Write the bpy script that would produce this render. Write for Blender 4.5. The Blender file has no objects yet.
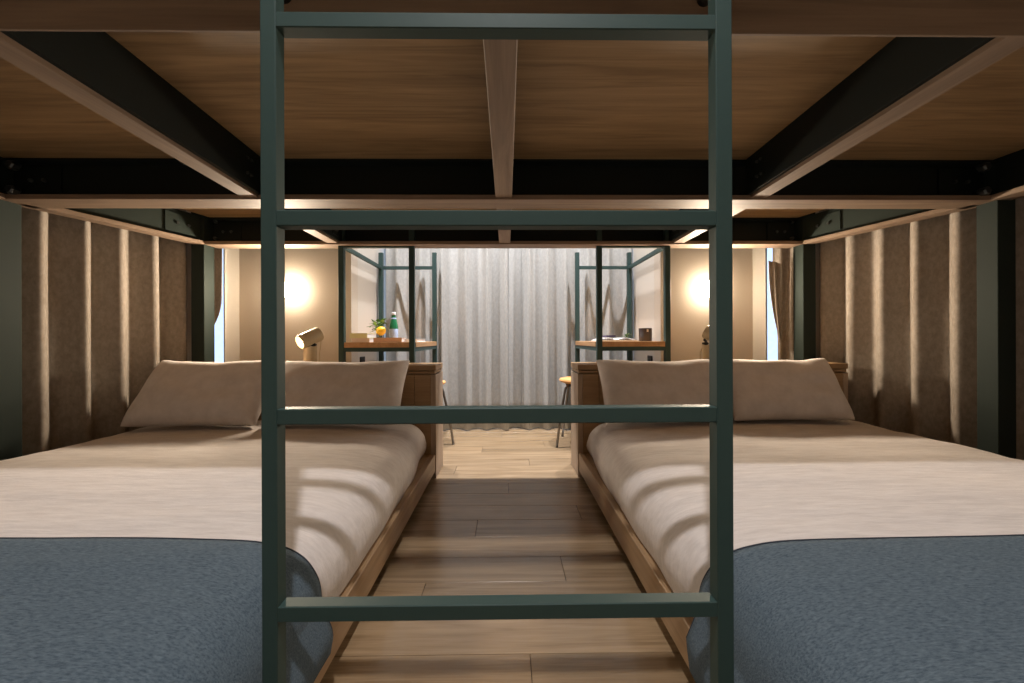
import bpy, bmesh, math, random
from mathutils import Vector, Matrix, noise

random.seed(7)
S = bpy.context.scene
COL = S.collection
R = math.radians

# ------------------------------------------------------------------ camera
FPX = 400.0
CAMZ = 0.78
cam = bpy.data.cameras.new('camera')
cam.sensor_fit = 'HORIZONTAL'
cam.sensor_width = 36.0
cam.lens = 36.0 * FPX / 1024.0
cam.shift_y = -2.0 / 1024.0
cam.clip_start = 0.02
camo = bpy.data.objects.new('camera', cam)
COL.objects.link(camo)
camo.matrix_world = (Matrix.Translation((0, 0, CAMZ)) @ Matrix.Rotation(R(-0.745), 4, 'Z')
                     @ Matrix.Rotation(R(90), 4, 'X') @ Matrix.Rotation(R(-0.2), 4, 'Z'))
S.camera = camo

# ------------------------------------------------------------------ world, exposure
W = bpy.data.worlds.new('world')
S.world = W
W.use_nodes = True
bg = W.node_tree.nodes['Background']
bg.inputs['Color'].default_value = (0.55, 0.72, 1.0, 1)
bg.inputs['Strength'].default_value = 1.7
S.view_settings.view_transform = 'Standard'
S.view_settings.look = 'None'
S.view_settings.exposure = 0.0
S.view_settings.gamma = 1.0
S.view_settings.use_curve_mapping = False

CEIL = 2.87
LIGHT_FRONT = 42.0      # ceiling downlight in front of the ladder
LIGHT_BACK = 68.0       # ceiling downlights by the window, also scales the added centre fill
LIGHT_SCONCE = 21.0
LIGHT_DESKLAMP = 2.0


# ------------------------------------------------------------------ materials
def newmat(name):
    m = bpy.data.materials.new(name)
    m.use_nodes = True
    nt = m.node_tree
    return m, nt, nt.nodes, nt.links, nt.nodes['Principled BSDF']


def plain(name, col, rough=0.5, metal=0.0, emit=None, estr=0.0, spec=0.5, var=0.08, scale=30.0, bump=0.0):
    m, nt, N, L, b = newmat(name)
    b.inputs['Roughness'].default_value = rough
    b.inputs['Metallic'].default_value = metal
    b.inputs['Specular IOR Level'].default_value = spec
    tc = N.new('ShaderNodeTexCoord')
    nz = N.new('ShaderNodeTexNoise')
    nz.inputs['Scale'].default_value = scale
    nz.inputs['Detail'].default_value = 3
    L.new(tc.outputs['Object'], nz.inputs['Vector'])
    mx = N.new('ShaderNodeMix')
    mx.data_type = 'RGBA'
    c = Vector(col)
    mx.inputs[6].default_value = (*(c * (1 - var)), 1)
    mx.inputs[7].default_value = (*(c * (1 + var)), 1)
    L.new(nz.outputs['Fac'], mx.inputs[0])
    L.new(mx.outputs[2], b.inputs['Base Color'])
    if bump:
        bp = N.new('ShaderNodeBump')
        bp.inputs['Strength'].default_value = bump
        bp.inputs['Distance'].default_value = 0.004
        L.new(nz.outputs['Fac'], bp.inputs['Height'])
        L.new(bp.outputs['Normal'], b.inputs['Normal'])
    if emit:
        b.inputs['Emission Color'].default_value = (*emit, 1)
        b.inputs['Emission Strength'].default_value = estr
    return m


def wood(name, dark, light, axis='X', rough=0.45, rand=0.0, gs=1.0):
    """oak: noise stretched along the grain axis, plus fine pores"""
    m, nt, N, L, b = newmat(name)
    tc = N.new('ShaderNodeTexCoord')
    oi = N.new('ShaderNodeObjectInfo')
    off = N.new('ShaderNodeVectorMath')
    off.operation = 'MULTIPLY_ADD'
    off.inputs[1].default_value = (37.0, 53.0, 11.0)
    L.new(oi.outputs['Random'], off.inputs[0])
    L.new(tc.outputs['Object'], off.inputs[2])

    def stretched(along, across):
        mp = N.new('ShaderNodeMapping')
        sc = [across * gs] * 3
        sc['XYZ'.index(axis)] = along * gs
        mp.inputs['Scale'].default_value = sc
        L.new(off.outputs[0], mp.inputs['Vector'])
        return mp.outputs['Vector']
    n1 = N.new('ShaderNodeTexNoise')
    n1.inputs['Scale'].default_value = 1.0
    n1.inputs['Detail'].default_value = 6
    n1.inputs['Distortion'].default_value = 1.2
    L.new(stretched(1.6, 22), n1.inputs['Vector'])
    n2 = N.new('ShaderNodeTexNoise')
    n2.inputs['Scale'].default_value = 1.0
    n2.inputs['Detail'].default_value = 4
    L.new(stretched(6, 190), n2.inputs['Vector'])
    add = N.new('ShaderNodeMath')
    add.operation = 'MULTIPLY_ADD'
    add.inputs[1].default_value = 0.35
    L.new(n2.outputs['Fac'], add.inputs[0])
    L.new(n1.outputs['Fac'], add.inputs[2])
    cr = N.new('ShaderNodeValToRGB')
    cr.color_ramp.elements[0].position = 0.42
    cr.color_ramp.elements[0].color = (*dark, 1)
    cr.color_ramp.elements[1].position = 0.92
    cr.color_ramp.elements[1].color = (*light, 1)
    L.new(add.outputs[0], cr.inputs['Fac'])
    outc = cr.outputs['Color']
    if rand:
        hs = N.new('ShaderNodeHueSaturation')
        mr = N.new('ShaderNodeMapRange')
        mr.inputs['To Min'].default_value = 1 - rand
        mr.inputs['To Max'].default_value = 1 + rand
        L.new(oi.outputs['Random'], mr.inputs['Value'])
        L.new(mr.outputs[0], hs.inputs['Value'])
        L.new(outc, hs.inputs['Color'])
        outc = hs.outputs['Color']
    L.new(outc, b.inputs['Base Color'])
    b.inputs['Roughness'].default_value = rough
    bp = N.new('ShaderNodeBump')
    bp.inputs['Strength'].default_value = 0.15
    bp.inputs['Distance'].default_value = 0.002
    L.new(n2.outputs['Fac'], bp.inputs['Height'])
    L.new(bp.outputs['Normal'], b.inputs['Normal'])
    return m


def cloth(name, c1, c2, scale=60, stretch=(1, 1, 1), rough=0.9, bump=0.3, dist=0.003, trans=0.0, contrast=(0.35, 0.65)):
    m, nt, N, L, b = newmat(name)
    tc = N.new('ShaderNodeTexCoord')
    mp = N.new('ShaderNodeMapping')
    mp.inputs['Scale'].default_value = stretch
    L.new(tc.outputs['Object'], mp.inputs['Vector'])
    nz = N.new('ShaderNodeTexNoise')
    nz.inputs['Scale'].default_value = scale
    nz.inputs['Detail'].default_value = 5
    nz.inputs['Roughness'].default_value = 0.65
    L.new(mp.outputs['Vector'], nz.inputs['Vector'])
    cr = N.new('ShaderNodeValToRGB')
    cr.color_ramp.elements[0].position = contrast[0]
    cr.color_ramp.elements[0].color = (*c1, 1)
    cr.color_ramp.elements[1].position = contrast[1]
    cr.color_ramp.elements[1].color = (*c2, 1)
    L.new(nz.outputs['Fac'], cr.inputs['Fac'])
    L.new(cr.outputs['Color'], b.inputs['Base Color'])
    b.inputs['Roughness'].default_value = rough
    b.inputs['Specular IOR Level'].default_value = 0.15
    bp = N.new('ShaderNodeBump')
    bp.inputs['Strength'].default_value = bump
    bp.inputs['Distance'].default_value = dist
    L.new(nz.outputs['Fac'], bp.inputs['Height'])
    L.new(bp.outputs['Normal'], b.inputs['Normal'])
    if trans:
        tr = N.new('ShaderNodeBsdfTranslucent')
        L.new(cr.outputs['Color'], tr.inputs['Color'])
        ms = N.new('ShaderNodeMixShader')
        ms.inputs[0].default_value = trans
        out = N['Material Output']
        L.new(b.outputs[0], ms.inputs[1])
        L.new(tr.outputs[0], ms.inputs[2])
        L.new(ms.outputs[0], out.inputs['Surface'])
    return m


M = {}
M['floor'] = wood('floor_oak', (0.20, 0.128, 0.066), (0.40, 0.285, 0.17), 'X', 0.26, 0.16)
_fb = M['floor'].node_tree.nodes['Principled BSDF']
_fb.inputs['Coat Weight'].default_value = 0.45
_fb.inputs['Coat Roughness'].default_value = 0.16
M['joint'] = plain('floor_joint', (0.06, 0.04, 0.025), 0.8)
M['deck'] = wood('deck_oak', (0.19, 0.118, 0.052), (0.40, 0.265, 0.132), 'X', 0.55, 0.05)
M['trim_x'] = wood('trim_oak_x', (0.155, 0.102, 0.066), (0.27, 0.19, 0.13), 'X', 0.62)
M['trim_y'] = wood('trim_oak_y', (0.155, 0.102, 0.066), (0.27, 0.19, 0.13), 'Y', 0.62)
M['bed_y'] = wood('bed_oak_y', (0.26, 0.16, 0.08), (0.42, 0.28, 0.16), 'Y', 0.45)
M['bed_x'] = wood('bed_oak_x', (0.24, 0.14, 0.06), (0.40, 0.25, 0.12), 'X', 0.45)
M['bed_z'] = wood('bed_oak_z', (0.30, 0.21, 0.14), (0.48, 0.36, 0.26), 'Z', 0.45)
M['desk'] = wood('desk_oak', (0.38, 0.20, 0.08), (0.58, 0.34, 0.16), 'Y', 0.4)
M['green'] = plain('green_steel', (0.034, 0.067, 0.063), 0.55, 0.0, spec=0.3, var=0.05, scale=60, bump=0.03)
M['green_shaded'] = plain('shaded_green_steel', (0.006, 0.010, 0.009), 0.6, 0.0, spec=0.25, var=0.05, scale=60)  # same paint as the ladder, dimness under the deck put into the colour
M['postgreen_shaded'] = plain('shaded_post_green_steel', (0.016, 0.024, 0.020), 0.7, 0.0, spec=0.2, var=0.05, scale=60, bump=0.03)  # ladder's green darkened in the colour so the posts read as shaded
M['black'] = plain('black_plastic', (0.012, 0.011, 0.010), 0.4)
M['bolt'] = plain('bolt_steel', (0.10, 0.11, 0.11), 0.35, 0.8)
M['wall'] = plain('beige_plaster', (0.60, 0.525, 0.435), 0.9, var=0.04, scale=90, bump=0.05, spec=0.2)
M['wall_lt'] = plain('white_plaster', (0.62, 0.57, 0.50), 0.9, var=0.03, scale=90, bump=0.05, spec=0.2)
M['ceil'] = plain('ceiling_paint', (0.62, 0.59, 0.54), 0.95, var=0.03, spec=0.2)
M['sheet'] = cloth('white_sheet', (0.61, 0.57, 0.555), (0.71, 0.67, 0.655), 9, (1.2, 7, 3), 0.9, 0.22, 0.012)
M['pillow'] = cloth('pillow_cotton', (0.63, 0.58, 0.555), (0.73, 0.68, 0.655), 14, (1, 1, 1), 0.9, 0.25, 0.006)
M['blanket'] = cloth('blue_wool', (0.050, 0.077, 0.106), (0.148, 0.198, 0.245), 200, (0.45, 1.6, 1.6), 0.95, 0.6, 0.004, contrast=(0.3, 0.72))
M['blanket_edge'] = plain('navy_edge', (0.020, 0.028, 0.045), 0.9)
M['curtain'] = cloth('taupe_curtain', (0.25, 0.215, 0.18), (0.34, 0.295, 0.25), 55, (1, 1, 0.6), 0.85, 0.3, 0.002, 0.05)
M['curtain_bk'] = cloth('grey_curtain', (0.47, 0.465, 0.445), (0.56, 0.555, 0.53), 60, (1, 1, 0.6), 0.85, 0.25, 0.002, 0.15)
M['frame'] = plain('window_frame_paint', (0.55, 0.55, 0.53), 0.4)
M['cream'] = plain('cream_metal', (0.46, 0.37, 0.23), 0.45, 0.0, var=0.03)
M['bulb'] = plain('warm_bulb', (1, 0.9, 0.75), 0.4, emit=(1.0, 0.80, 0.52), estr=30.0, var=0.0)
M['globe'] = plain('sconce_globe', (1, 0.92, 0.8), 0.4, emit=(1.0, 0.86, 0.66), estr=85.0, var=0.0)
M['led'] = plain('downlight_lens', (1, 0.95, 0.88), 0.4, emit=(1.0, 0.86, 0.70), estr=12.0, var=0.0)
M['ring'] = plain('sconce_ring', (0.42, 0.33, 0.20), 0.35, 0.6)
M['stool'] = wood('stool_birch', (0.58, 0.27, 0.08), (0.76, 0.42, 0.16), 'X', 0.4)
M['chrome'] = plain('dark_chrome', (0.22, 0.21, 0.20), 0.28, 0.9)
M['leaf'] = plain('leaf_green', (0.09, 0.20, 0.03), 0.45, var=0.5, scale=40)
M['leaf2'] = plain('leaf_lime', (0.30, 0.45, 0.10), 0.45, var=0.3, scale=40)
M['stem'] = plain('plant_stem', (0.10, 0.10, 0.04), 0.6)
M['lemon'] = plain('lemon_skin', (0.85, 0.45, 0.01), 0.4, var=0.1, scale=50, bump=0.2)
M['bottle'] = plain('green_glass', (0.025, 0.20, 0.085), 0.12, var=0.02)
M['label'] = plain('bottle_label', (0.45, 0.58, 0.85), 0.5, var=0.35, scale=60)
M['white'] = plain('white_paper', (0.80, 0.79, 0.80), 0.7, var=0.03)
M['lime'] = plain('pale_lime_cover', (0.62, 0.62, 0.34), 0.6, var=0.08)
M['tan'] = plain('tan_cover', (0.42, 0.26, 0.17), 0.6, var=0.12)
M['pink'] = plain('pale_pink_cover', (0.62, 0.52, 0.46), 0.6)
M['cup'] = plain('dark_brown_ceramic', (0.035, 0.022, 0.018), 0.3)
M['emblem'] = plain('pale_emblem', (0.6, 0.55, 0.5), 0.6)
M['purple'] = plain('dark_purple_print', (0.05, 0.03, 0.08), 0.6)
M['glass'] = plain('clear_glass', (0.9, 0.95, 1.0), 0.05)
gb = M['glass'].node_tree.nodes['Principled BSDF']
gb.inputs['Transmission Weight'].default_value = 1.0
gb.inputs['Roughness'].default_value = 0.0
gb.inputs['IOR'].default_value = 1.02


# ------------------------------------------------------------------ helpers
def empty(name, loc=(0, 0, 0)):
    o = bpy.data.objects.new(name, None)
    o.empty_display_size = 0.1
    COL.objects.link(o)
    o.location = loc
    return o


def worldloc(o):
    v = Vector(o.location)
    while o.parent:
        o = o.parent
        v = v + Vector(o.location)
    return v


def tag(o, label=None, cat=None, group=None, kind=None):
    if label: o['label'] = label
    if cat: o['category'] = cat
    if group: o['group'] = group
    if kind: o['kind'] = kind
    return o


def obj(name, bm, mat, parent=None, smooth=False, fix=True):
    """bm in world coordinates; becomes a child whose origin is its parent's origin"""
    if fix:
        bmesh.ops.recalc_face_normals(bm, faces=bm.faces[:])
    me = bpy.data.meshes.new(name)
    if parent:
        bm.transform(Matrix.Translation(-worldloc(parent)))
    bm.to_mesh(me)
    bm.free()
    if smooth:
        for p in me.polygons:
            p.use_smooth = True
    me.materials.append(M[mat] if isinstance(mat, str) else mat)
    o = bpy.data.objects.new(name, me)
    COL.objects.link(o)
    if parent:
        o.parent = parent
    return o


def add_box(bm, x0, x1, y0, y1, z0, z1, bev=0.0, seg=1):
    x0, x1 = min(x0, x1), max(x0, x1)
    y0, y1 = min(y0, y1), max(y0, y1)
    z0, z1 = min(z0, z1), max(z0, z1)
    r = bmesh.ops.create_cube(bm, size=1.0)
    vs = r['verts']
    for v in vs:
        v.co = Vector(((x0 + x1) / 2 + v.co.x * (x1 - x0), (y0 + y1) / 2 + v.co.y * (y1 - y0), (z0 + z1) / 2 + v.co.z * (z1 - z0)))
    if bev:
        es = list({e for v in vs for e in v.link_edges})
        bmesh.ops.bevel(bm, geom=es, offset=bev, segments=seg, affect='EDGES', profile=0.6)
    return bm


def box(name, dims, mat, parent=None, bev=0.0, seg=1):
    bm = bmesh.new()
    add_box(bm, *dims, bev=bev, seg=seg)
    return obj(name, bm, mat, parent)


def add_prism(bm, pts, z0, z1):
    """polygon in XY extruded in Z"""
    a = [bm.verts.new((x, y, z0)) for x, y in pts]
    b = [bm.verts.new((x, y, z1)) for x, y in pts]
    n = len(pts)
    bm.faces.new(a)
    bm.faces.new(b)
    for i in range(n):
        bm.faces.new((a[i], a[(i + 1) % n], b[(i + 1) % n], b[i]))
    return bm


def prism(name, pts, z0, z1, mat, parent=None, bev=0.0):
    bm = bmesh.new()
    add_prism(bm, pts, z0, z1)
    if bev:
        bmesh.ops.bevel(bm, geom=bm.edges[:], offset=bev, segments=1, affect='EDGES')
    return obj(name, bm, mat, parent)


def add_lathe(bm, prof, centre, axis=(0, 0, 1), seg=24):
    """revolve (radius, height) profile; zero radius closes the end"""
    q = Vector((0, 0, 1)).rotation_difference(Vector(axis).normalized()).to_matrix()
    c = Vector(centre)
    rings = []
    for r, h in prof:
        if r <= 1e-6:
            rings.append([bm.verts.new(c + q @ Vector((0, 0, h)))])
        else:
            rings.append([bm.verts.new(c + q @ Vector((r * math.cos(2 * math.pi * k / seg), r * math.sin(2 * math.pi * k / seg), h))) for k in range(seg)])
    for a, b in zip(rings, rings[1:]):
        for k in range(seg):
            k2 = (k + 1) % seg
            if len(a) == 1 and len(b) == 1:
                continue
            if len(a) == 1:
                bm.faces.new((a[0], b[k], b[k2]))
            elif len(b) == 1:
                bm.faces.new((a[k], a[k2], b[0]))
            else:
                bm.faces.new((a[k], a[k2], b[k2], b[k]))
    return bm


def lathe(name, prof, centre, mat, parent=None, axis=(0, 0, 1), seg=24, smooth=True):
    bm = bmesh.new()
    add_lathe(bm, prof, centre, axis, seg)
    o = obj(name, bm, mat, parent, smooth)
    if smooth:
        md = o.modifiers.new('edge', 'EDGE_SPLIT')
        md.split_angle = R(40)
    return o


def add_tube(bm, pts, rad, seg=10):
    pts = [Vector(p) for p in pts]
    rings = []
    up = Vector((0.13, 0.97, 0.2)).normalized()
    for i, p in enumerate(pts):
        t = (pts[min(i + 1, len(pts) - 1)] - pts[max(i - 1, 0)]).normalized()
        a = t.cross(up).normalized()
        b = t.cross(a).normalized()
        r = rad[i] if isinstance(rad, (list, tuple)) else rad
        rings.append([bm.verts.new(p + a * r * math.cos(2 * math.pi * k / seg) + b * r * math.sin(2 * math.pi * k / seg)) for k in range(seg)])
    for a, b in zip(rings, rings[1:]):
        for k in range(seg):
            bm.faces.new((a[k], a[(k + 1) % seg], b[(k + 1) % seg], b[k]))
    bm.faces.new(rings[0])
    bm.faces.new(rings[-1])
    return bm


def tube(name, pts, rad, mat, parent=None, seg=10):
    bm = bmesh.new()
    add_tube(bm, pts, rad, seg)
    return obj(name, bm, mat, parent, True)


def add_grid(bm, rows):
    vs = [[bm.verts.new(p) for p in r] for r in rows]
    for a, b in zip(vs, vs[1:]):
        for i in range(len(a) - 1):
            bm.faces.new((a[i], a[i + 1], b[i + 1], b[i]))
    return vs


SIDES = ((-1, 'left'), (1, 'right'))

# ------------------------------------------------------------------ the setting
YW = 2.82       # walls with the wall lamps
XW = 1.09       # side walls of the window bay
YB = 3.62       # window wall
YF = -1.90      # wall behind the photographer
XO = 2.75

# plank floor
PW, PL = 0.148, 1.22
floor = box('floor', (-XO - 0.1, XO + 0.1, YF - 0.1, YB + 0.15, -0.06, -0.006), 'joint')
tag(floor, 'oak plank floor of the bunk room', kind='structure')
pm = None
row = 0
y = 2.62 + PW * 7
while y > YF:
    xs = -XO - 0.05 - ((row * 0.37) % 1.0) * PL
    while xs < XO:
        if pm is None:
            bm = bmesh.new()
            add_box(bm, -PL / 2 + 0.0009, PL / 2 - 0.0009, -PW / 2 + 0.0007, PW / 2 - 0.0007, -0.006, 0.0, bev=0.0008)
            o = obj('plank', bm, 'floor', floor)
            pm = o.data
        else:
            o = bpy.data.objects.new('plank', pm)
            COL.objects.link(o)
            o.parent = floor
        o.location = (xs + PL / 2, y - PW / 2, 0)
        xs += PL
    y -= PW
    row += 1

tag(box('ceiling', (-XO - 0.1, XO + 0.1, YF - 0.1, YB + 0.15, CEIL, CEIL + 0.1), 'ceil'), 'pale ceiling above the bunk platform', kind='structure')
tag(box('wall_front', (-XO - 0.1, XO + 0.1, YF - 0.1, YF, 0, CEIL), 'wall'), 'beige wall behind the photographer', kind='structure')

# back wall with a wide window behind the grey curtains
wb = empty('wall_back', (0, YB, 0))
tag(wb, 'window wall behind the grey curtains', kind='structure')
box('wall_panel', (-1.25, -1.088, YB, YB + 0.12, 0, CEIL), 'wall_lt', wb)
box('wall_panel', (1.088, 1.25, YB, YB + 0.12, 0, CEIL), 'wall_lt', wb)
box('wall_panel', (-1.088, 1.088, YB, YB + 0.12, 2.15, CEIL), 'wall_lt', wb)
box('wall_panel', (-1.088, 1.088, YB, YB + 0.12, 0, 0.04), 'wall_lt', wb)
w1 = empty('window_1', (0, YB + 0.06, 0.04))
tag(w1, 'tall window behind the grey curtains', kind='structure')
for xx in (-0.36, 0.30):
    box('window_frame', (xx, xx + 0.06, YB + 0.03, YB + 0.09, 0.04, 2.15), 'frame', w1)
for zz in (0.04, 2.09):
    box('window_frame', (-1.088, 1.088, YB + 0.035, YB + 0.085, zz, zz + 0.06), 'frame', w1)
for a, b_ in ((-1.088, -0.36), (-0.30, 0.30), (0.36, 1.088)):
    box('pane', (a, b_, YB + 0.055, YB + 0.061, 0.10, 2.09), 'glass', w1)

# side walls: bay side, wall with lamp, slanted outer wall with a narrow window
CORNER = {-1: 1.868, 1: 1.748}
WINS = {-1: ((1.888, 2.705), (2.001, 2.633)), 1: ((1.778, 2.725), (1.983, 2.626))}
WEND = {-1: (2.14, 2.545), 1: (2.12, 2.56)}      # opening in the slanted wall
for s, side in SIDES:
    WIN = WINS[s]
    XC = CORNER[s]
    w = empty('wall_' + side, (s * XW, YW, 0))
    tag(w, f'beige side wall with a wall lamp and a window bay, {side} side', kind='structure')

    def P(*pts):
        return [(s * a, b_) for a, b_ in pts]
    prism('bay_wall', P((XW, YW + 0.121), (XW, YB + 0.12), (XW + 0.12, YB + 0.12), (XW + 0.12, YW + 0.121)), 0, CEIL, 'wall_lt', w)
    prism('lamp_wall', P((XW, YW), (XC, YW), (XC, YW + 0.12), (XW, YW + 0.12)), 0, CEIL, 'wall', w)
    (ax, ay), (bx, by) = WIN
    d = (Vector((bx - ax, by - ay))).normalized()
    nrm = Vector((-d.y, d.x)) * 0.12
    if nrm.x < 0: nrm = -nrm

    def seg(name, p, q, z0, z1, mat='wall'):
        prism(name, P(p, q, (q[0] + nrm.x, q[1] + nrm.y), (p[0] + nrm.x, p[1] + nrm.y)), z0, z1, mat, w)
    seg('window_pier', (XC, YW), WIN[0], 0, CEIL, 'wall_lt')
    seg('window_apron', WIN[0], WIN[1], 0, 0.35, 'wall_lt')
    seg('window_lintel', WIN[0], WIN[1], 2.1, CEIL, 'wall_lt')
    prism('outer_wall', P(WIN[1], WEND[s], (2.48, 1.60), (XO, 0.6), (XO, YF), (XO + 0.1, YF), (XO + 0.1, 0.62), (2.58, 1.64), (WIN[1][0] + nrm.x, WIN[1][1] + nrm.y)), 0, CEIL, 'wall', w)
    wn = empty('window_' + ('2' if s < 0 else '3'), (s * ax, ay, 0.35))
    tag(wn, f'narrow daylight window beside the bunk post, {side} side', kind='structure')
    pa = Vector((ax, ay)) + nrm * 0.5
    pb = Vector((bx, by)) + nrm * 0.5
    off = nrm * 0.04
    prism('pane', P((pa.x, pa.y), (pb.x, pb.y), (pb.x + off.x, pb.y + off.y), (pa.x + off.x, pa.y + off.y)), 0.35, 2.1, 'glass', wn)
    for t0, t1 in ((0.0, 0.07), (0.93, 1.0)):
        q0 = Vector(WIN[0]).lerp(Vector(WIN[1]), t0) + nrm * 0.35
        q1 = Vector(WIN[0]).lerp(Vector(WIN[1]), t1) + nrm * 0.35
        prism('window_frame', P((q0.x, q0.y), (q1.x, q1.y), (q1.x + nrm.x * .3, q1.y + nrm.y * .3), (q0.x + nrm.x * .3, q0.y + nrm.y * .3)), 0.35, 2.1, 'frame', wn)

# ------------------------------------------------------------------ bunk platform
ZT = 1.38            # underside of the oak edging
ZB0, ZB1 = 1.401, 1.558
YN, YM, YR = 0.784, 1.714, 2.52
plat = empty('bunk_platform', (0, 0, 0))
tag(plat, 'upper bunk platform of shade-darkened green steel beams with oak edging and boards', 'bunk platform')


def channel(name, p, q, inward, parent, mat='green_shaded', fl=0.05, tw=0.008):
    """steel C channel from p to q (XY), flanges pointing to inward"""
    p = Vector(p); q = Vector(q)
    d = (q - p).normalized()
    n = Vector((-d.y, d.x))
    if n.dot(Vector(inward)) < 0: n = -n
    bm = bmesh.new()
    prof = [(0, ZB0), (fl, ZB0), (fl, ZB0 + tw), (tw, ZB0 + tw * 1.6), (tw, ZB1 - tw * 1.6), (fl, ZB1 - tw), (fl, ZB1), (0, ZB1)]
    rings = []
    for e in (p, q):
        rings.append([bm.verts.new((e.x + n.x * a, e.y + n.y * a, z)) for a, z in prof])
    k = len(prof)
    for i in range(k):
        bm.faces.new((rings[0][i], rings[0][(i + 1) % k], rings[1][(i + 1) % k], rings[1][i]))
    bm.faces.new(rings[0])
    bm.faces.new(rings[1])
    return obj(name, bm, mat, parent)


XJ = 1.062   # joists
XS = 2.13    # side beams of the near bunk
# near fascia board and its channel
fas = box('fascia_board', (-2.22, 2.22, YN, YN + 0.006, ZT + 0.002, 1.60), 'trim_x', plat, bev=0.001)
box('unseen_shade_nosing', (-2.22, 2.22, 0.653, YN + 0.022, 1.602, 1.66), 'trim_x', plat, bev=0.003)  # unseen overhang, added and sized to keep the front downlight off the fascia
# cross beams, with flanges toward the camera, oak strip under each
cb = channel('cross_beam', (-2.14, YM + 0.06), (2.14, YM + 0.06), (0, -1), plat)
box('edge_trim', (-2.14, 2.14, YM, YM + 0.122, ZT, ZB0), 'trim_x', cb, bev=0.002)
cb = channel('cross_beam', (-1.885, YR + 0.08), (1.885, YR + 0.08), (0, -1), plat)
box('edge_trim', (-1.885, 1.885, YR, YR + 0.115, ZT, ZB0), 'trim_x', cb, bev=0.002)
# posts
for s, side in SIDES:
    for (xa, xb, ya, yb) in ((2.14, 2.22, YM, YM + 0.081), (1.887, 1.968, YR, YR + 0.09), (2.14, 2.22, YN + 0.03, YN + 0.11)):
        box('post', (s * xa, s * xb, ya, yb, 0, 1.62), 'postgreen_shaded', plat, bev=0.002)
    # joists of both bunks: channel web facing the aisle, oak strip under it
    for (ya, yb, nm) in ((YN + 0.006, YM + 0.01, 0), (YM + 0.122, YR + 0.03, 1)):
        x0_ = XJ - (0.045 if nm == 0 else 0.0)
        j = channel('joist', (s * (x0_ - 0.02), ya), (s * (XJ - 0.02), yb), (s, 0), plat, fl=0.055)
        prism('edge_trim', [(s * (x0_ - 0.005), ya), (s * (XJ - 0.005), yb), (s * (XJ + 0.062), yb), (s * (x0_ + 0.062), ya)], ZB0 - 0.013, ZB0 + 0.002, 'trim_y', j, bev=0.0015)
        # bolted end plate
        pl = box('end_plate', (s * (XJ - 0.024), s * (XJ - 0.0195), yb - 0.14, yb - 0.06, ZB0 + 0.02, ZB1 - 0.02), 'green_shaded', j)
        for dz in (0.05, 0.11):
            for dy in (-0.11, -0.085):
                lathe('bolt', [(0, 0.008), (0.006, 0.008), (0.007, 0.0), (0, 0.0)], (s * (XJ - 0.024), yb + dy, ZB0 + dz), 'bolt', j, (-s, 0, 0), 6, False)
    # side beams
    sb = channel('side_beam', (s * XS, YN + 0.006), (s * XS, YM), (s, 0), plat)
    box('edge_trim', (s * (XS - 0.02), s * (XS + 0.07), YN + 0.006, YM, ZT, ZB0), 'trim_y', sb)
    A = (XS + 0.005, YM + 0.085)
    B = (1.91, YR + 0.0)
    sb = channel('side_beam', (s * A[0], A[1]), (s * B[0], B[1]), (s, 0), plat, 'postgreen_shaded')
    prism('edge_trim', [(s * (A[0] - 0.028), A[1] - 0.02), (s * (B[0] - 0.028), B[1]), (s * (B[0] + 0.045), B[1]), (s * (A[0] + 0.045), A[1] - 0.02)], ZT, ZB0, 'trim_y', sb, bev=0.0015)
    # bolted plates in the far corner
    dv = (Vector(B) - Vector(A)).normalized()
    q0 = Vector(B) - dv * 0.20
    q1 = Vector(B) - dv * 0.02
    nn = Vector((-dv.y, dv.x))
    if nn.x > 0: nn = -nn
    pl = prism('corner_plate', [(s * q0.x, q0.y), (s * q1.x, q1.y), (s * (q1.x + nn.x * .008), q1.y + nn.y * .008), (s * (q0.x + nn.x * .008), q0.y + nn.y * .008)], ZB0 + 0.02, ZB1 - 0.025, 'postgreen_shaded', plat)
    for t in (0.35, 0.7):
        c = q0.lerp(q1, t)
        lathe('bolt', [(0, 0.010), (0.008, 0.010), (0.009, 0.0), (0, 0.0)], (s * (c.x + nn.x * .008), c.y + nn.y * .008, 1.475), 'bolt', pl, (s * nn.x, nn.y, 0), 6, False)
    for (bx0, bx1, yy) in ((1.70, 1.87, YR + 0.03), (1.93, 2.12, YM + 0.01)):
        pl = box('corner_plate', (s * bx0, s * bx1, yy + 0.034, yy + 0.044, ZB0 + 0.02, ZB1 - 0.025), 'green_shaded', plat)
        for t in (0.35, 0.65):
            lathe('bolt', [(0, 0.010), (0.008, 0.010), (0.009, 0.0), (0, 0.0)], (s * (bx0 + (bx1 - bx0) * t), yy + 0.034, 1.475), 'bolt', pl, (0, -1, 0), 6, False)
        for zz in (ZB0 + 0.03, ZB1 - 0.02):
            lathe('bolt', [(0, 0.022), (0.010, 0.020), (0.011, 0.0), (0, 0.0)], (s * (bx1 - 0.015), yy + 0.034, zz), 'bolt', pl, (0, -1, 0), 6, False)
for s, side in SIDES:
    for zz in (1.415, 1.52):
        lathe('corner_nut', [(0, 0.03), (0.014, 0.03), (0.019, 0.024), (0.020, 0.0), (0, 0.0)], (s * 2.075, YM + 0.008, zz), 'bolt', plat, (0, -1, 0), 6, False)
# centre strips
for (ya, yb) in ((YN + 0.006, YM + 0.01), (YM + 0.122, YR + 0.03)):
    j = channel('centre_joist', (-0.03, ya), (-0.03, yb), (1, 0), plat, fl=0.04)
    box('edge_trim', (-0.046, 0.024, ya, yb, ZB0 - 0.013, ZB0 + 0.001), 'trim_y', j, bev=0.0015)
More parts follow.
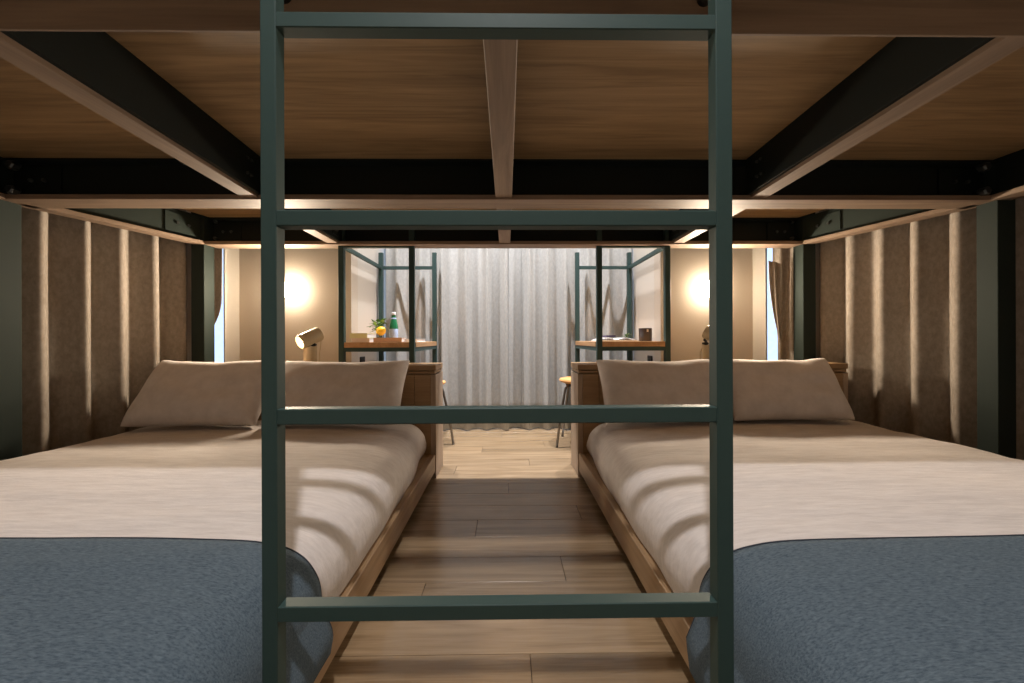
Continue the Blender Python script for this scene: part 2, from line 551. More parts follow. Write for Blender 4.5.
# deck boards, one sheet per field
def side_x(yv): return 2.10 + (1.885 - 2.10) * (yv - YM) / (YR - YM)
for (ya, yb, tap) in ((YN + 0.006, YM + 0.06, False), (YM + 0.06, YR + 0.08, True)):
    for xa, xb in ((-9, -XJ), (-XJ, -0.012), (-0.012, XJ), (XJ, 9)):
        def lim(x, yv):
            m = side_x(yv) if tap else XS
            return max(-m, min(m, x))
        prism('deck_board', [(lim(xa, ya) + 0.001, ya), (lim(xb, ya) - 0.001, ya), (lim(xb, yb) - 0.001, yb - 0.001), (lim(xa, yb) + 0.001, yb - 0.001)], ZB1, ZB1 + 0.022, 'deck', plat)

# ------------------------------------------------------------------ ladder
LD = 0.60
k_ = LD / 0.7495
lad = empty('bunk_ladder', (-0.0149, LD, 0))
tag(lad, 'green square-tube steel ladder standing in front of the bunk platform', 'ladder')
Y0, Y1 = LD, LD + 0.0248
for xa, xb in ((-0.4577, -0.4285), (0.3965, 0.4275)):
    box('rail_post', (xa * k_, xb * k_, Y0, Y1, 0, 2.0), 'green', lad, bev=0.0014)
for yc in (-177.2, 20.3, 217.8, 415.8, 612.4):
    z = CAMZ - (yc - 339.5) * LD / FPX
    box('rung', (-0.4287 * k_, 0.3967 * k_, Y0 + 0.0002, Y1 - 0.0002, z - 0.0117, z + 0.0117), 'green', lad, bev=0.0014)
for xp, xf in ((-0.356, -0.429), (0.326, 0.390)):
    hk = tube('hook', [(xp, Y1 - 0.006, 1.53), (xp * 0.4 + xf * 0.6, 0.72, 1.49), (xf, YN - 0.004, 1.455)], 0.007, 'black', lad, 8)
    lathe('pad', [(0, 0.0), (0.013, 0.0), (0.013, 0.010), (0, 0.010)], (xf, YN, 1.447), 'black', hk, (0, -1, 0), 16)

# ------------------------------------------------------------------ beds
HB0, HB1 = 2.253, 2.496
ZHB = 0.637
XA, XZ = 0.404, 1.94
FOOT = 0.14


def smooth_curve(ctl, n):
    out = []
    k = len(ctl)
    for i in range(k - 1):
        p0 = Vector(ctl[max(i - 1, 0)]); p1 = Vector(ctl[i]); p2 = Vector(ctl[i + 1]); p3 = Vector(ctl[min(i + 2, k - 1)])
        for j in range(n):
            t = j / n
            out.append(0.5 * ((2 * p1) + (-p0 + p2) * t + (2 * p0 - 5 * p1 + 4 * p2 - p3) * t * t + (-p0 + 3 * p1 - 3 * p2 + p3) * t ** 3))
    out.append(Vector(ctl[-1]))
    return out


def bed_section(zt, off, zlow_in, zlow_out):
    ctl = [(XA + 0.022, zlow_in), (XA + 0.010, 0.175), (XA + 0.006, 0.215), (XA + 0.017, 0.262), (XA + 0.052, 0.304), (XA + 0.115, zt - 0.010),
           (XA + 0.24, zt + 0.002), (1.0, zt + 0.008), (1.4, zt + 0.010), (1.75, zt + 0.006), (1.88, zt - 0.006), (1.935, zt - 0.05), (1.945, 0.25), (1.93, zlow_out)]
    pts = smooth_curve(ctl, 6)
    out = []
    for i, p in enumerate(pts):
        a = pts[max(i - 1, 0)]; b = pts[min(i + 1, len(pts) - 1)]
        t = (b - a).normalized()
        n = Vector((-t.y, t.x))
        out.append(p + n * off)
    return out


def linen(name, s, y0, y1, ny, off, zt, zin, zout, mat, amp, parent=None, bevel_end=0.05, wav=None, seed=0.0, shell=0.0):
    """closed sheet body: section swept along Y with rounded ends"""
    sec0 = bed_section(zt, off, zin, zout)
    bm = bmesh.new()
    rows = []
    for j in range(ny + 1):
        y = y0 + (y1 - y0) * j / ny
        e = min(y - y0, y1 - y)
        drop = 0.0
        if e < bevel_end:
            drop = bevel_end - math.sqrt(max(bevel_end ** 2 - (bevel_end - e) ** 2, 0))
        rowp = []
        for i, p in enumerate(sec0):
            x, z = p.x, p.y
            up = max(0.0, min(1.0, (z - 0.20) / 0.12))
            nz = noise.noise(Vector((x * 1.6 + seed, y * 7.0, z * 5 + seed))) * 0.65 + noise.noise(Vector((x * 4 + seed, y * 16.0, z * 9))) * 0.35
            sidep = 1 - up
            z2 = z + nz * amp * up - drop * max(0.0, (z - zin) / (zt - zin))
            x2 = x
            if x < 0.9:
                x2 = x - sidep * 0.9 * amp * noise.noise(Vector((seed + 9, y * 5.5, z * 4)))
                if wav: x2 += wav(y, z) * max(0.0, 1 - (x - XA) / 0.45)
            rowp.append(Vector((s * x2, y, z2)))
        rows.append(rowp)
    vs = add_grid(bm, rows)
    if shell:
        hem = bmesh.new()
        add_tube(hem, [v.co + Vector((0, 0.002, 0.002)) for v in vs[-1]], 0.0045, 6)
        o = obj(name, bm, mat, parent, True)
        md = o.modifiers.new('thick', 'SOLIDIFY')
        md.thickness = shell
        md.offset = 1 if s < 0 else 1
        obj('hem', hem, 'blanket_edge', o, True)
        return o
    # close the ends and the underside
    for r in (vs[0], vs[-1]):
        bm.faces.new(r)
    k = len(sec0) - 1
    for a, b in zip(vs, vs[1:]):
        bm.faces.new((a[0], a[k], b[k], b[0]))
    return obj(name, bm, mat, parent, True)


for s, side in SIDES:
    bed = empty('platform_bed', (s * 1.17, 1.2, 0))
    tag(bed, f'low oak platform bed with storage headboard, {side} of the aisle', 'bed', 'low platform beds')
    box('side_rail', (s * XA, s * (XA + 0.03), FOOT, HB0, 0.042, 0.136), 'bed_y', bed, bev=0.002)
    box('side_rail', (s * (XZ - 0.03), s * XZ, FOOT, HB0, 0.042, 0.136), 'bed_y', bed, bev=0.002)
    box('foot_rail', (s * (XA + 0.03), s * (XZ - 0.03), FOOT, FOOT + 0.03, 0.042, 0.136), 'bed_x', bed, bev=0.002)
    box('base_board', (s * (XA + 0.03), s * (XZ - 0.03), FOOT + 0.03, HB0, 0.115, 0.136), 'bed_x', bed)
    box('plinth', (s * (XA + 0.09), s * (XZ - 0.09), FOOT + 0.08, HB0, 0, 0.115), 'black', bed)
    hb = box('headboard', (s * (XA + 0.0), s * XZ, HB0 + 0.012, HB1, 0.03, ZHB - 0.052), 'bed_x', bed)
    box('end_panel', (s * (XA - 0.004), s * (XA + 0.024), HB0, HB1 + 0.002, 0, ZHB - 0.052), 'bed_z', hb, bev=0.0015)
    box('end_panel', (s * (XZ - 0.024), s * (XZ + 0.004), HB0, HB1 + 0.002, 0, ZHB - 0.052), 'bed_z', hb, bev=0.0015)
    xw = (XZ - XA - 0.048)
    cuts = [0.0, 0.062, 0.38, 0.69, 1.0]
    for a, b_ in zip(cuts, cuts[1:]):
        box('front_panel', (s * (XA + 0.024 + xw * a + 0.001), s * (XA + 0.024 + xw * b_ - 0.001), HB0 + 0.002, HB0 + 0.014, 0.136, ZHB - 0.056), 'bed_x', hb, bev=0.001)
    box('top_rail', (s * (XA + 0.002), s * (XZ - 0.002), HB0 + 0.004, HB1 - 0.002, ZHB - 0.048, ZHB - 0.034), 'bed_x', hb, bev=0.001)
    box('top_board', (s * (XA - 0.004), s * (XZ + 0.004), HB0, HB1 + 0.002, ZHB - 0.030, ZHB), 'bed_x', hb, bev=0.0015)

    zt = 0.338
    dv = linen('duvet', s, FOOT + 0.02, HB0 - 0.004, 90, 0.0, zt, 0.137, 0.137, 'sheet', 0.010, wav=(lambda y, z: 0.042 * max(0.0, min(1.0, (y - 1.65) / 0.5)) ** 1.5), bevel_end=0.07, seed=3.0 if s < 0 else 11.0)
    tag(dv, f'white duvet spread over the bed {side} of the aisle', 'duvet', 'white duvets')

    # blue runner blanket hanging a little over the rail
    hang = (lambda y, z: 0.003 - 0.036 * max(0.0, min(1.0, (0.205 - z) / 0.065)))
    bl = linen('bed_blanket', s, FOOT - 0.01, 0.875 if s < 0 else 0.846, 40, 0.006, zt, 0.100 if s < 0 else 0.075, 0.15, 'blanket', 0.010, bevel_end=0.001, wav=hang, seed=3.0 if s < 0 else 11.0, shell=0.005)
    tag(bl, f'blue-grey wool blanket across the foot of the {side} bed', 'blanket', 'blue-grey blankets')

# pillows leaning on the headboards
def pillow(cx, w, hgt, base, top, label, seed, tilt=0.0):
    nu, nv = 36, 24
    base = Vector(base); top = Vector(top)
    ax = (top - base)
    L = ax.length
    ax.normalize()
    nrm = Vector((0, -ax.z, ax.y))      # toward the camera side / up
    t = 0.075
    bm = bmesh.new()
    sheets = []
    for sg in (1, -1):
        rows = []
        for j in range(nv + 1):
            v = -1 + 2 * j / nv
            r = []
            for i in range(nu + 1):
                u = -1 + 2 * i / nu
                x = cx + 0.5 * w * u * (1 - 0.035 * (1 - v * v))
                a = L * 0.5 * (1 + v * (1 - 0.045 * (1 - u * u) ** 1.0))
                th = t * ((1 - u ** 6) * (1 - v ** 4)) ** 0.55
                wr = noise.noise(Vector((x * 6 + seed, v * 2.2, sg))) * 0.010 * (1 - abs(u) ** 8) * (1 - abs(v) ** 8)
                edge = noise.noise(Vector((x * 9 + seed, 5, 2))) * 0.006 * max(0, v)
                sag = -0.020 * max(0.0, v) ** 2 * (1 - u * u)
                c = Vector((x, base.y, base.z)) + ax * (a + edge + sag) + nrm * (sg * th + wr * (1 if th > 1e-4 else 0))
                c.z += tilt * u
                r.append(c)
            rows.append(r)
        sheets.append(add_grid(bm, rows))
    bmesh.ops.remove_doubles(bm, verts=bm.verts[:], dist=0.0008)
    o = obj('pillow', bm, 'pillow', None, True)
    md = o.modifiers.new('smooth', 'SUBSURF')
    md.levels = 1
    md.render_levels = 1
    tag(o, label, 'pillow', 'white pillows')
    return o


pillow(-1.545, 0.66, 0.4, (0, 1.95, 0.362), (0, 2.20, 0.676), 'white pillow by the curtain on the left bed', 1.0)
pillow(-0.868, 0.69, 0.4, (0, 1.96, 0.362), (0, 2.20, 0.672), 'white pillow beside the aisle on the left bed', 4.0)
pillow(0.81, 0.65, 0.4, (0, 1.99, 0.362), (0, 2.205, 0.672), 'white pillow beside the aisle on the right bed', 7.0)
pillow(1.455, 0.63, 0.4, (0, 2.00, 0.362), (0, 2.205, 0.676), 'white pillow by the curtain on the right bed', 9.0)


# ------------------------------------------------------------------ curtains
def curtain(name, path, period, amp, z0, z1, mat, label, group=None, phase=0.0, sharp=0.0, nz=10, seed=0.0, tie=None, irregular=0.0, saw=0.0):
    """wavy cloth hanging along an XY polyline"""
    pts = [Vector(p) for p in path]
    ds = [0.0]
    for a, b in zip(pts, pts[1:]):
        ds.append(ds[-1] + (b - a).length)
    tot = ds[-1]
    n = max(8, int(tot / period * 24))
    rows = []
    for k in range(nz + 1):
        f = k / nz
        r = []
        for i in range(n + 1):
            d = tot * i / n * (tie(f) if tie else 1.0)
            for q in range(len(pts) - 1):
                if d <= ds[q + 1] + 1e-9: break
            t = (d - ds[q]) / (ds[q + 1] - ds[q])
            p = pts[q].lerp(pts[q + 1], t)
            dr = (pts[q + 1] - pts[q]).normalized()
            nn = Vector((-dr.y, dr.x))
            ph = 2 * math.pi * (d / period) + phase
            if irregular:
                ph += irregular * math.sin(d * 5.3 + seed) + irregular * 0.6 * math.sin(d * 11.7 + seed * 2)
            wv = math.sin(ph + sharp * math.cos(ph))
            if saw:
                # long face turned to the foot of the bed, short return behind the crest
                u0 = (d / period + phase) % 1.0
                wv = 0.0
                for q_ in range(-3, 4):
                    u = (u0 + q_ * 0.058) % 1.0
                    wv += (u / 0.70 if u < 0.70 else (1 - u) / 0.30) / 7
                wv = saw * (2 * wv - 1)
            am = amp * (1 + 0.25 * noise.noise(Vector((d * 3, seed, 1)))) * (0.92 + 0.16 * (1 - f))
            sw = 0.010 * noise.noise(Vector((d * 4 + seed, f * 1.6, 3)))
            z = z0 + (z1 - z0) * f
            r.append((p.x + nn.x * (wv * am) + dr.x * sw, p.y + nn.y * (wv * am) + dr.y * sw, z))
        rows.append(r)
    bm = bmesh.new()
    add_grid(bm, rows)
    o = obj(name, bm, mat, None, True, fix=False)
    md = o.modifiers.new('thick', 'SOLIDIFY')
    md.thickness = 0.003
    tag(o, label, 'curtain', group)
    return o


for s, side in SIDES:
    def cx(yv): return 2.285 - 0.305 * (yv - YM)
    ya, yb = 0.95, 2.575
    L_ = math.hypot(yb - ya, cx(yb) - cx(ya))
    per = 0.1512 * L_ / (yb - ya)
    # crests at y = 1.933 + k * 0.1512
    ph0 = 0.70 - ((1.933 - ya) / 0.1512) % 1.0
    curtain('side_curtain', [(s * cx(ya), ya), (s * cx(yb), yb)], per, 0.058, 0.02, 2.2, 'curtain',
            f'taupe pleated curtain along the {side} wall beside the bed', 'taupe side curtains',
            phase=ph0, seed=2.0 + s, saw=s)
    def tie(f):
        z = 0.45 + 1.65 * f
        hi, lo, mn = (1.06, 0.80, 0.40) if s < 0 else (1.34, 0.80, 0.86)
        if z > hi: return 1.0
        if z < lo: return mn
        return 1.0 - (1 - mn) * ((hi - z) / (hi - lo)) ** 1.8
    e0, e1 = ((-1.995, 2.60), (-1.885, 2.672)) if s < 0 else ((1.99, 2.592), (1.80, 2.683))
    wc = curtain('window_curtain', [e0, e1], 0.075, 0.012, 0.45, 2.1, 'curtain',
            f'gathered taupe curtain half covering the narrow window, {side} side', 'narrow window curtains', seed=5 + s, nz=40, tie=tie)

    if s > 0:
        # folded-back flap of the right window curtain
        rw = []
        for k in range(13):
            v = k / 12
            zz = 1.30 - 0.53 * v
            a0 = 264 + 11 * v ** 2
            a1 = 276.5
            rw.append([((a0 + (a1 - a0) * q / 6) / 400 * (2.640 + 0.012 * math.sin(q * 1.5)), 2.640 + 0.012 * math.sin(q * 1.5), zz - 0.02 * q / 6) for q in range(7)])
        bm = bmesh.new()
        add_grid(bm, rw)
        fl_ = obj('folded_flap', bm, 'curtain', wc, True, fix=False)
        md = fl_.modifiers.new('thick', 'SOLIDIFY')
        md.thickness = 0.003

# back curtains meet in the middle
curtain('back_curtain', [(-1.048, 3.452), (0.015, 3.452)], 0.185, 0.038, 0.008, 2.3, 'curtain_bk',
        'grey pleated window curtain behind the left desk', 'grey window curtains', phase=0.4, sharp=0.5, seed=1.0, irregular=0.5)
curtain('back_curtain', [(-0.05, 3.565), (0.12, 3.465), (1.085, 3.452)], 0.178, 0.038, 0.008, 2.3, 'curtain_bk',
        'grey pleated window curtain behind the right desk', 'grey window curtains', phase=2.2, sharp=0.5, seed=4.0, irregular=0.5)

# ------------------------------------------------------------------ desks
DY0, DY1 = 2.56, 3.392
for s, side in SIDES:
    xo, xi = (1.072, 0.59) if s < 0 else (1.055, 0.58)
    dk = empty('desk', (s * (xo + xi) / 2, (DY0 + DY1) / 2, 0))
    tag(dk, f'narrow oak desk in a tall green steel frame, {side} of the window curtain', 'desk', 'steel frame desks')
    P_ = 0.034
    for (xx, yy) in ((xo - P_ / 2, DY0), (xi + P_ / 2, DY0), (xo - P_ / 2, DY1 - P_), (xi + P_ / 2, DY1 - P_)):
        box('post', (s * (xx - P_ / 2), s * (xx + P_ / 2), yy, yy + P_, 0, 1.512), 'green', dk, bev=0.001)
    zr = 1.385
    box('top_rail', (s * (xi + P_), s * (xo - P_), DY1 - P_ + 0.006, DY1 - 0.006, zr - 0.013, zr + 0.013), 'green', dk)
    box('top_rail', (s * (xi + P_), s * (xo - P_), DY0 + 0.006, DY0 + P_ - 0.006, zr - 0.013, zr + 0.013), 'green', dk)
    box('top_rail', (s * (xo - P_ + 0.006), s * (xo - 0.006), DY0 + P_, DY1 - P_, zr - 0.013, zr + 0.013), 'green', dk)
    box('desk_top', (s * (xi - 0.004), s * (xo - P_ * 0.0), DY0 + P_ + 0.002, DY1 - P_ - 0.002, 0.732, 0.765), 'desk', dk, bev=0.0015)
    box('desk_top_edge', (s * (xi + P_ + 0.001), s * (xo - P_ - 0.001), DY0 + 0.004, DY0 + P_ + 0.002, 0.732, 0.765), 'desk', dk)
    box('apron', (s * (xi + P_), s * (xo - P_), DY0 + 0.004, DY0 + P_ - 0.004, 0.705, 0.731), 'green', dk)
    box('apron', (s * (xi + P_), s * (xo - P_), DY1 - P_ + 0.004, DY1 - 0.004, 0.705, 0.731), 'green', dk)
    box('apron', (s * xi, s * (xi + 0.026), DY0 + P_, DY1 - P_, 0.705, 0.731), 'green', dk)
    box('apron', (s * (xo - 0.026), s * xo, DY0 + P_, DY1 - P_, 0.705, 0.731), 'green', dk)

    # stool
    cxs, cys, zs = (s * 0.562, 3.0, 0.462) if s > 0 else (-0.632, 3.02, 0.445)
    st = empty('stool', (cxs, cys, 0))
    tag(st, f'round wooden stool with thin metal legs tucked under the {side} desk', 'stool', 'round stools')
    lathe('seat', [(0, zs - 0.012), (0.12, zs - 0.012), (0.160, zs), (0.170, zs + 0.012), (0.165, zs + 0.022), (0.14, zs + 0.028), (0, zs + 0.024)], (cxs, cys, 0), 'stool', st, seg=36)
    lathe('seat_plate', [(0, zs - 0.03), (0.115, zs - 0.03), (0.125, zs - 0.012), (0, zs - 0.012)], (cxs, cys, 0), 'black', st, seg=28)
    for k in range(4):
        a = R(30 + 90 * k) if s > 0 else R(-9 + 90 * k)
        dx, dy = math.cos(a), math.sin(a)
        pts = [(cxs + dx * r_, cys + dy * r_, z_) for r_, z_ in ((0.09, zs - 0.022), (0.134, zs - 0.024), (0.149, zs - 0.032), (0.158, zs - 0.055), (0.166, zs - 0.09), (0.204, 0.20), (0.236, 0.0))]
        tube('leg', pts, 0.0095, 'chrome', st, 8)

# wall outlets under the desks
for s, side in SIDES:
    yv = 3.02
    ot = empty('wall_outlet', (s * XW, yv, 0.62))
    tag(ot, f'small black power outlet under the {side} desk', 'outlet', 'power outlets')
    box('cover', (s * (XW - 0.010), s * XW, yv - 0.045, yv + 0.045, 0.585, 0.655), 'black', ot, bev=0.003)
    for dy in (-0.02, 0.02):
        lathe('socket', [(0.012, 0.0), (0.014, 0.003), (0.010, 0.003), (0.009, 0.0)], (s * (XW - 0.010), yv + dy, 0.62), 'bolt', ot, (-s, 0, 0), 12)

# ------------------------------------------------------------------ things on the left desk
ZD = 0.765


def book(name, cx_, cy_, w, d, z, t, rot, cover, label, cat='book', group=None):
    r = empty(name, (cx_, cy_, z))
    tag(r, label, cat, group)
    q = Matrix.Translation((cx_, cy_, z)) @ Matrix.Rotation(R(rot), 4, 'Z')

    def part(nm, dims, mt):
        bm = bmesh.new()
        add_box(bm, *dims)
        bm.transform(q)
        obj(nm, bm, mt, r)
    c = min(0.003, t * 0.15)
    part('cover', (-w / 2, w / 2, -d / 2, d / 2, 0, c), cover)
    part('cover', (-w / 2, w / 2, -d / 2, d / 2, t - c, t), cover)
    part('spine', (-w / 2, w / 2, -d / 2, -d / 2 + c, c, t - c), cover)
    part('pages', (-w / 2 + .003, w / 2 - .003, -d / 2 + c, d / 2 - .003, c, t - c), 'white')
    return r


book('book', -0.965, 2.72, 0.115, 0.16, ZD, 0.028, 3, 'pink', 'pale grey-pink book under the lime book on the left desk', group='books on the left desk')
book('book', -0.968, 2.72, 0.118, 0.165, ZD + 0.028, 0.032, -4, 'lime', 'pale lime book on top of the small stack', group='books on the left desk')
book('book', -0.795, 2.74, 0.185, 0.14, ZD, 0.030, 2, 'tan', 'tan book lying in front of the green bottle', group='books on the left desk')
book('book', -0.665, 2.86, 0.12, 0.18, ZD, 0.022, -8, 'white', 'white book at the aisle edge of the left desk', group='books on the left desk')

bt = empty('water_bottle', (-0.825, 2.93, ZD))
tag(bt, 'green glass water bottle with white cap and pale blue label', 'bottle')
bc = (-0.825, 2.93, ZD)
lathe('glass_body', [(0, 0), (0.028, 0), (0.031, 0.006), (0.031, 0.105), (0.029, 0.125), (0.020, 0.165), (0.0135, 0.190), (0.0135, 0.208), (0, 0.208)], bc, 'bottle', bt)
lathe('label_band', [(0.0314, 0.030), (0.0316, 0.031), (0.0316, 0.094), (0.0314, 0.095)], bc, 'label', bt)
lathe('cap', [(0.0150, 0.196), (0.0155, 0.198), (0.0155, 0.214), (0.013, 0.217), (0, 0.217)], bc, 'white', bt)
lathe('neck_foil', [(0.0205, 0.166), (0.0208, 0.168), (0.0180, 0.176), (0.0175, 0.176)], bc, 'label', bt)


def leaf_bm(bm, p, d, L_, wd, up):
    p = Vector(p); d = Vector(d).normalized()
    sd = d.cross(Vector(up)).normalized()
    u = sd.cross(d).normalized()
    st = [(0, 0), (0.25, 0.75), (0.5, 1.0), (0.75, 0.7), (1.0, 0.0)]
    rowsL = []
    for t, w_ in st:
        c = p + d * L_ * t - u * 0.25 * L_ * t * t
        rowsL.append([c - sd * wd * w_ * 0.5 + u * 0.08 * wd, c, c + sd * wd * w_ * 0.5 + u * 0.08 * wd])
    add_grid(bm, rowsL)


# potted lemon sprig: glass with leaves and one lemon
vs_c = Vector((-0.918, 2.875, ZD))
pv = empty('lemon_plant', vs_c)
tag(pv, 'small glass of leafy green sprigs with a yellow lemon', 'plant')
lathe('glass', [(0, 0), (0.028, 0), (0.030, 0.004), (0.032, 0.075), (0.0305, 0.075), (0.0285, 0.006), (0, 0.006)], vs_c, 'glass', pv)
lathe('pot_filler', [(0, 0.0065), (0.027, 0.0065), (0.029, 0.035), (0, 0.036)], vs_c, 'stem', pv)
rnd = random.Random(3)
for k in range(5):
    a = k * 1.35
    tp = vs_c + Vector((math.cos(a) * 0.03, math.sin(a) * 0.03, 0.12 + 0.01 * (k % 3)))
    tube('stem', [vs_c + Vector((math.cos(a) * .012, math.sin(a) * .012, 0.01)), vs_c + Vector((math.cos(a) * .018, math.sin(a) * .018, 0.07)), tp], 0.0018, 'stem', pv, 6)
for k in range(46):
    a = rnd.uniform(0, 2 * math.pi)
    el = rnd.uniform(-0.3, 1.1)
    p = vs_c + Vector((math.cos(a) * rnd.uniform(0.005, 0.045), math.sin(a) * rnd.uniform(0.005, 0.03), rnd.uniform(0.085, 0.15)))
    bm = bmesh.new()
    leaf_bm(bm, p, (math.cos(a) * math.cos(el), math.sin(a) * math.cos(el), math.sin(el)), rnd.uniform(0.035, 0.050), rnd.uniform(0.022, 0.034), (0, 0, 1))
    lf = obj('leaf', bm, 'leaf2' if k % 4 == 0 else 'leaf', pv, True, fix=False)
lm = lathe('lemon', [(0, -0.040), (0.006, -0.036), (0.018, -0.030), (0.029, -0.015), (0.032, 0.0), (0.029, 0.015), (0.018, 0.029), (0.007, 0.034), (0, 0.039)],
           vs_c + Vector((0.035, -0.055, 0.078)), 'lemon', pv, (0.75, -0.35, 0.35))
lm.modifiers.clear()

# ------------------------------------------------------------------ things on the right desk
cp = empty('ceramic_cup', (0.995, 2.86, ZD))
tag(cp, 'dark brown cylindrical cup on the right desk', 'cup')
lathe('body', [(0, 0), (0.043, 0), (0.045, 0.003), (0.046, 0.092), (0.043, 0.093), (0.041, 0.006), (0, 0.006)], (0.995, 2.86, ZD), 'cup', cp, seg=32)
bm = bmesh.new()
rw = []
for k in range(5):
    a = R(-90 + (k - 2) * 4)
    rw.append([(0.995 + 0.0468 * math.cos(a), 2.86 + 0.0468 * math.sin(a), ZD + z_) for z_ in (0.066, 0.084)])
add_grid(bm, rw)
obj('emblem', bm, 'emblem', cp, fix=False)
mg = empty('magazine', (0.76, 2.86, ZD))
tag(mg, 'open white magazine with dark print on the right desk', 'magazine')
bm = bmesh.new()
add_box(bm, 0.625, 0.90, 2.74, 2.95, ZD, ZD + 0.010)
obj('lower_pages', bm, 'white', mg)
for xa, xb, sg in ((0.63, 0.755, 1), (0.757, 0.885, -1)):
    bm = bmesh.new()
    rw = []
    for k in range(9):
        t = k / 8
        x = xa + (xb - xa) * t
        tt = t if sg > 0 else 1 - t
        z = ZD + 0.012 + 0.016 * math.sin(math.pi * min(1, tt * 1.05)) * (0.5 + 0.5 * tt)
        rw.append([(x, 2.75, z), (x, 2.94, z)])
    add_grid(bm, rw)
    pg = obj('page', bm, 'white', mg, True, fix=False)
    md = pg.modifiers.new('thick', 'SOLIDIFY')
    md.thickness = 0.004
    md.offset = 1
box('printed_panel', (0.70, 0.765, 2.80, 2.92, ZD + 0.030, ZD + 0.042), 'purple', mg)
sp = empty('green_sprig', (0.905, 3.02, ZD))
tag(sp, 'small sprig of green leaves lying behind the magazine', 'sprig')
tube('stem', [(0.87, 3.02, ZD + 0.004), (0.905, 3.02, ZD + 0.03), (0.93, 3.02, ZD + 0.06)], 0.0025, 'stem', sp, 6)
for k in range(16):
    a = rnd.uniform(0, 2 * math.pi)
    el = rnd.uniform(0.0, 1.0)
    bm = bmesh.new()
    leaf_bm(bm, (0.905 + rnd.uniform(-.025, .025), 3.02 + rnd.uniform(-.02, .02), ZD + rnd.uniform(0.01, 0.055)), (math.cos(a) * math.cos(el), math.sin(a) * math.cos(el), math.sin(el)), 0.035, 0.016, (0, 0, 1))
    obj('leaf', bm, 'leaf', sp, True, fix=False)

# ------------------------------------------------------------------ wall lamps
WARM = (1.0, 0.81, 0.60)
for s, side, xs in ((-1, 'left', -1.50), (1, 'right', 1.42)):
    c = Vector((xs, YW, 1.129))
    sc_ = empty('wall_lamp', c)
    tag(sc_, f'round glowing wall lamp above the {side} headboard', 'wall lamp', 'round wall lamps')
    lathe('wall_plate', [(0, 0.0), (0.050, 0.0), (0.050, 0.012), (0.046, 0.015), (0, 0.015)], c, 'ring', sc_, (0, -1, 0), 32)
    lathe('ring', [(0.060, 0.014), (0.063, 0.014), (0.063, 0.024), (0.060, 0.024), (0.060, 0.014)], c, 'ring', sc_, (0, -1, 0), 40)
    lathe('globe', [(0, 0.016), (0.035, 0.018), (0.052, 0.028), (0.056, 0.040), (0.052, 0.056), (0.036, 0.072), (0.016, 0.080), (0, 0.081)], c, 'globe', sc_, (0, -1, 0), 32).modifiers.clear()
    ld = bpy.data.lights.new('wall_lamp_light', 'AREA')
    ld.shape = 'DISK'
    ld.size = 0.10
    ld.energy = LIGHT_SCONCE
    ld.color = WARM
    lo = bpy.data.objects.new('wall_lamp_light', ld)
    COL.objects.link(lo)
    lo.parent = sc_
    lo.location = (0, -0.085, 0)
    lo.rotation_euler = (R(90), 0, R(180))

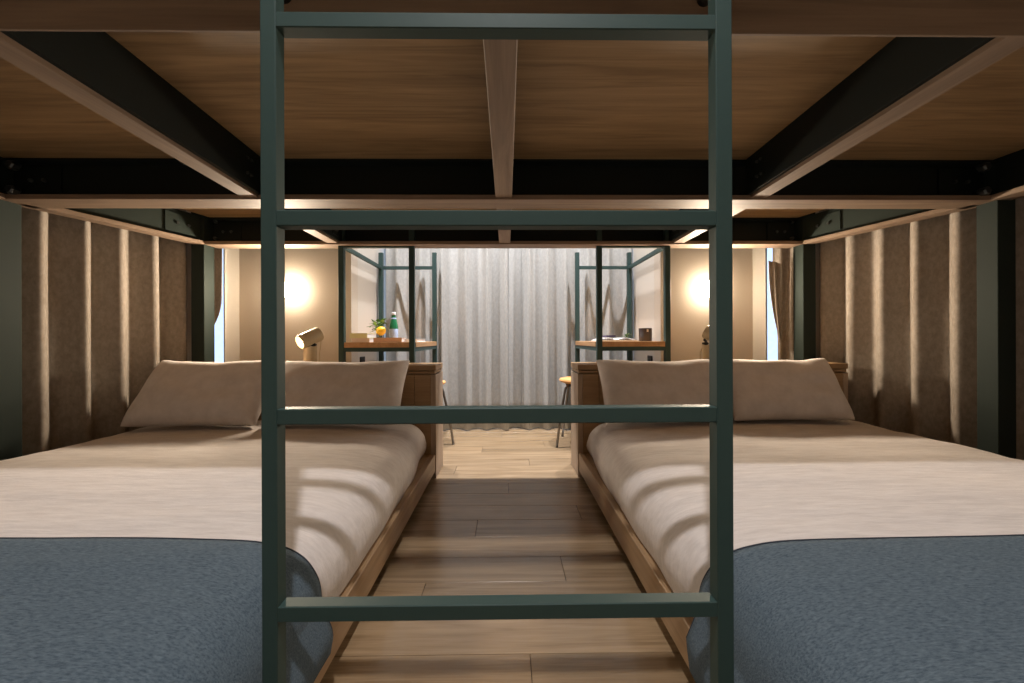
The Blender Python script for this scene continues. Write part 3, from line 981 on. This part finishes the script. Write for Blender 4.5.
# ------------------------------------------------------------------ reading lamps on the headboards
for s, side, xs in ((-1, 'left', -1.172), (1, 'right', 1.222)):
    b = Vector((xs, 2.40, ZHB))
    tl = empty('reading_lamp', b)
    tag(tl, f'cream cylinder reading lamp standing on the {side} headboard', 'lamp', 'cream reading lamps')
    lathe('base_column', [(0, 0), (0.036, 0), (0.037, 0.002), (0.037, 0.104), (0.035, 0.106), (0, 0.106)], b, 'cream', tl, seg=32)
    # joint
    jx = b + Vector((0.020 if s < 0 else -0.022, 0, 0.106))
    tube('joint', [jx, jx + Vector((0.004, 0, 0.022)), jx + Vector((-0.010, 0, 0.034))], 0.008, 'black', tl, 8)
    box('joint_knob', (jx.x - 0.018, jx.x + 0.016, jx.y - 0.012, jx.y + 0.012, jx.z + 0.002, jx.z + 0.016), 'black', tl, bev=0.004)
    d = Vector((-0.58, -0.78, -0.44)).normalized() if s < 0 else Vector((0.62, -0.58, -0.46)).normalized()
    hc = b + (Vector((-0.002, 0, 0.156)) if s < 0 else Vector((0.040, 0, 0.160)))
    lathe('head', [(0.038, 0.066), (0.043, 0.066), (0.044, 0.062), (0.044, -0.058), (0.041, -0.064), (0, -0.064), (0, -0.058), (0.038, -0.054), (0.038, 0.066)], hc, 'cream', tl, d, 36)
    lathe('bulb', [(0, 0.045), (0.020, 0.042), (0.034, 0.030), (0.030, 0.0), (0.015, -0.03), (0, -0.03)], hc, 'bulb', tl, d, 24).modifiers.clear()
    tail = hc - d * 0.060
    tube('cord', [tail + Vector((0, 0, -0.006)), tail + Vector((0.012 if s < 0 else -0.012, 0.004, -0.03)), tail + Vector((0.006 if s < 0 else -0.006, 0.01, -0.075)), (b.x + (0.045 if s < 0 else -0.045), b.y + 0.02, ZHB + 0.06), (b.x + (0.040 if s < 0 else -0.040), b.y + 0.03, ZHB + 0.003)], 0.0028, 'cream', tl, 6)
    ld = bpy.data.lights.new('reading_lamp_light', 'SPOT')
    ld.energy = LIGHT_DESKLAMP * 4
    ld.color = WARM
    ld.spot_size = R(100)
    ld.spot_blend = 0.4
    ld.shadow_soft_size = 0.02
    lo = bpy.data.objects.new('reading_lamp_light', ld)
    COL.objects.link(lo)
    lo.parent = tl
    lo.location = (hc - b) + d * 0.055
    lo.rotation_mode = 'QUATERNION'
    lo.rotation_quaternion = Vector((0, 0, -1)).rotation_difference(d)

# ------------------------------------------------------------------ ceiling downlights
def downlight(x, y, power, color, label, soft=0.02, spot=130, blend=0.35):
    r = empty('ceiling_downlight', (x, y, CEIL))
    tag(r, label, 'downlight', 'ceiling downlights')
    lathe('rim', [(0.036, -0.012), (0.050, -0.012), (0.052, -0.004), (0.052, 0), (0.034, 0), (0.036, -0.012)], (x, y, CEIL), 'white', r, seg=32)
    lathe('lens', [(0, -0.004), (0.034, -0.004), (0.034, 0), (0, 0)], (x, y, CEIL), 'led', r, seg=32)
    ld = bpy.data.lights.new('downlight_light', 'SPOT')
    ld.energy = power * 4
    ld.color = color
    ld.spot_size = R(spot)
    ld.spot_blend = blend
    ld.shadow_soft_size = soft
    lo = bpy.data.objects.new('downlight_light', ld)
    COL.objects.link(lo)
    lo.parent = r
    lo.location = (0, 0, -0.02)


NEUT = (1.0, 0.95, 0.93)
COOL = (0.98, 0.97, 1.0)
downlight(-0.02, -0.065, LIGHT_FRONT, NEUT, 'ceiling downlight just in front of the ladder')
downlight(-0.82, 3.045, LIGHT_BACK, COOL, 'ceiling downlight over the left desk', spot=84, blend=1.0)
downlight(0.82, 3.045, LIGHT_BACK, COOL, 'ceiling downlight over the right desk', spot=84, blend=1.0)
downlight(0.0, 3.045, LIGHT_BACK * 1.3, COOL, 'added fill light between the desks, brightening the curtain and floor', spot=84, blend=1.0)  # invented fixture, added to brighten the middle of the curtain and floor
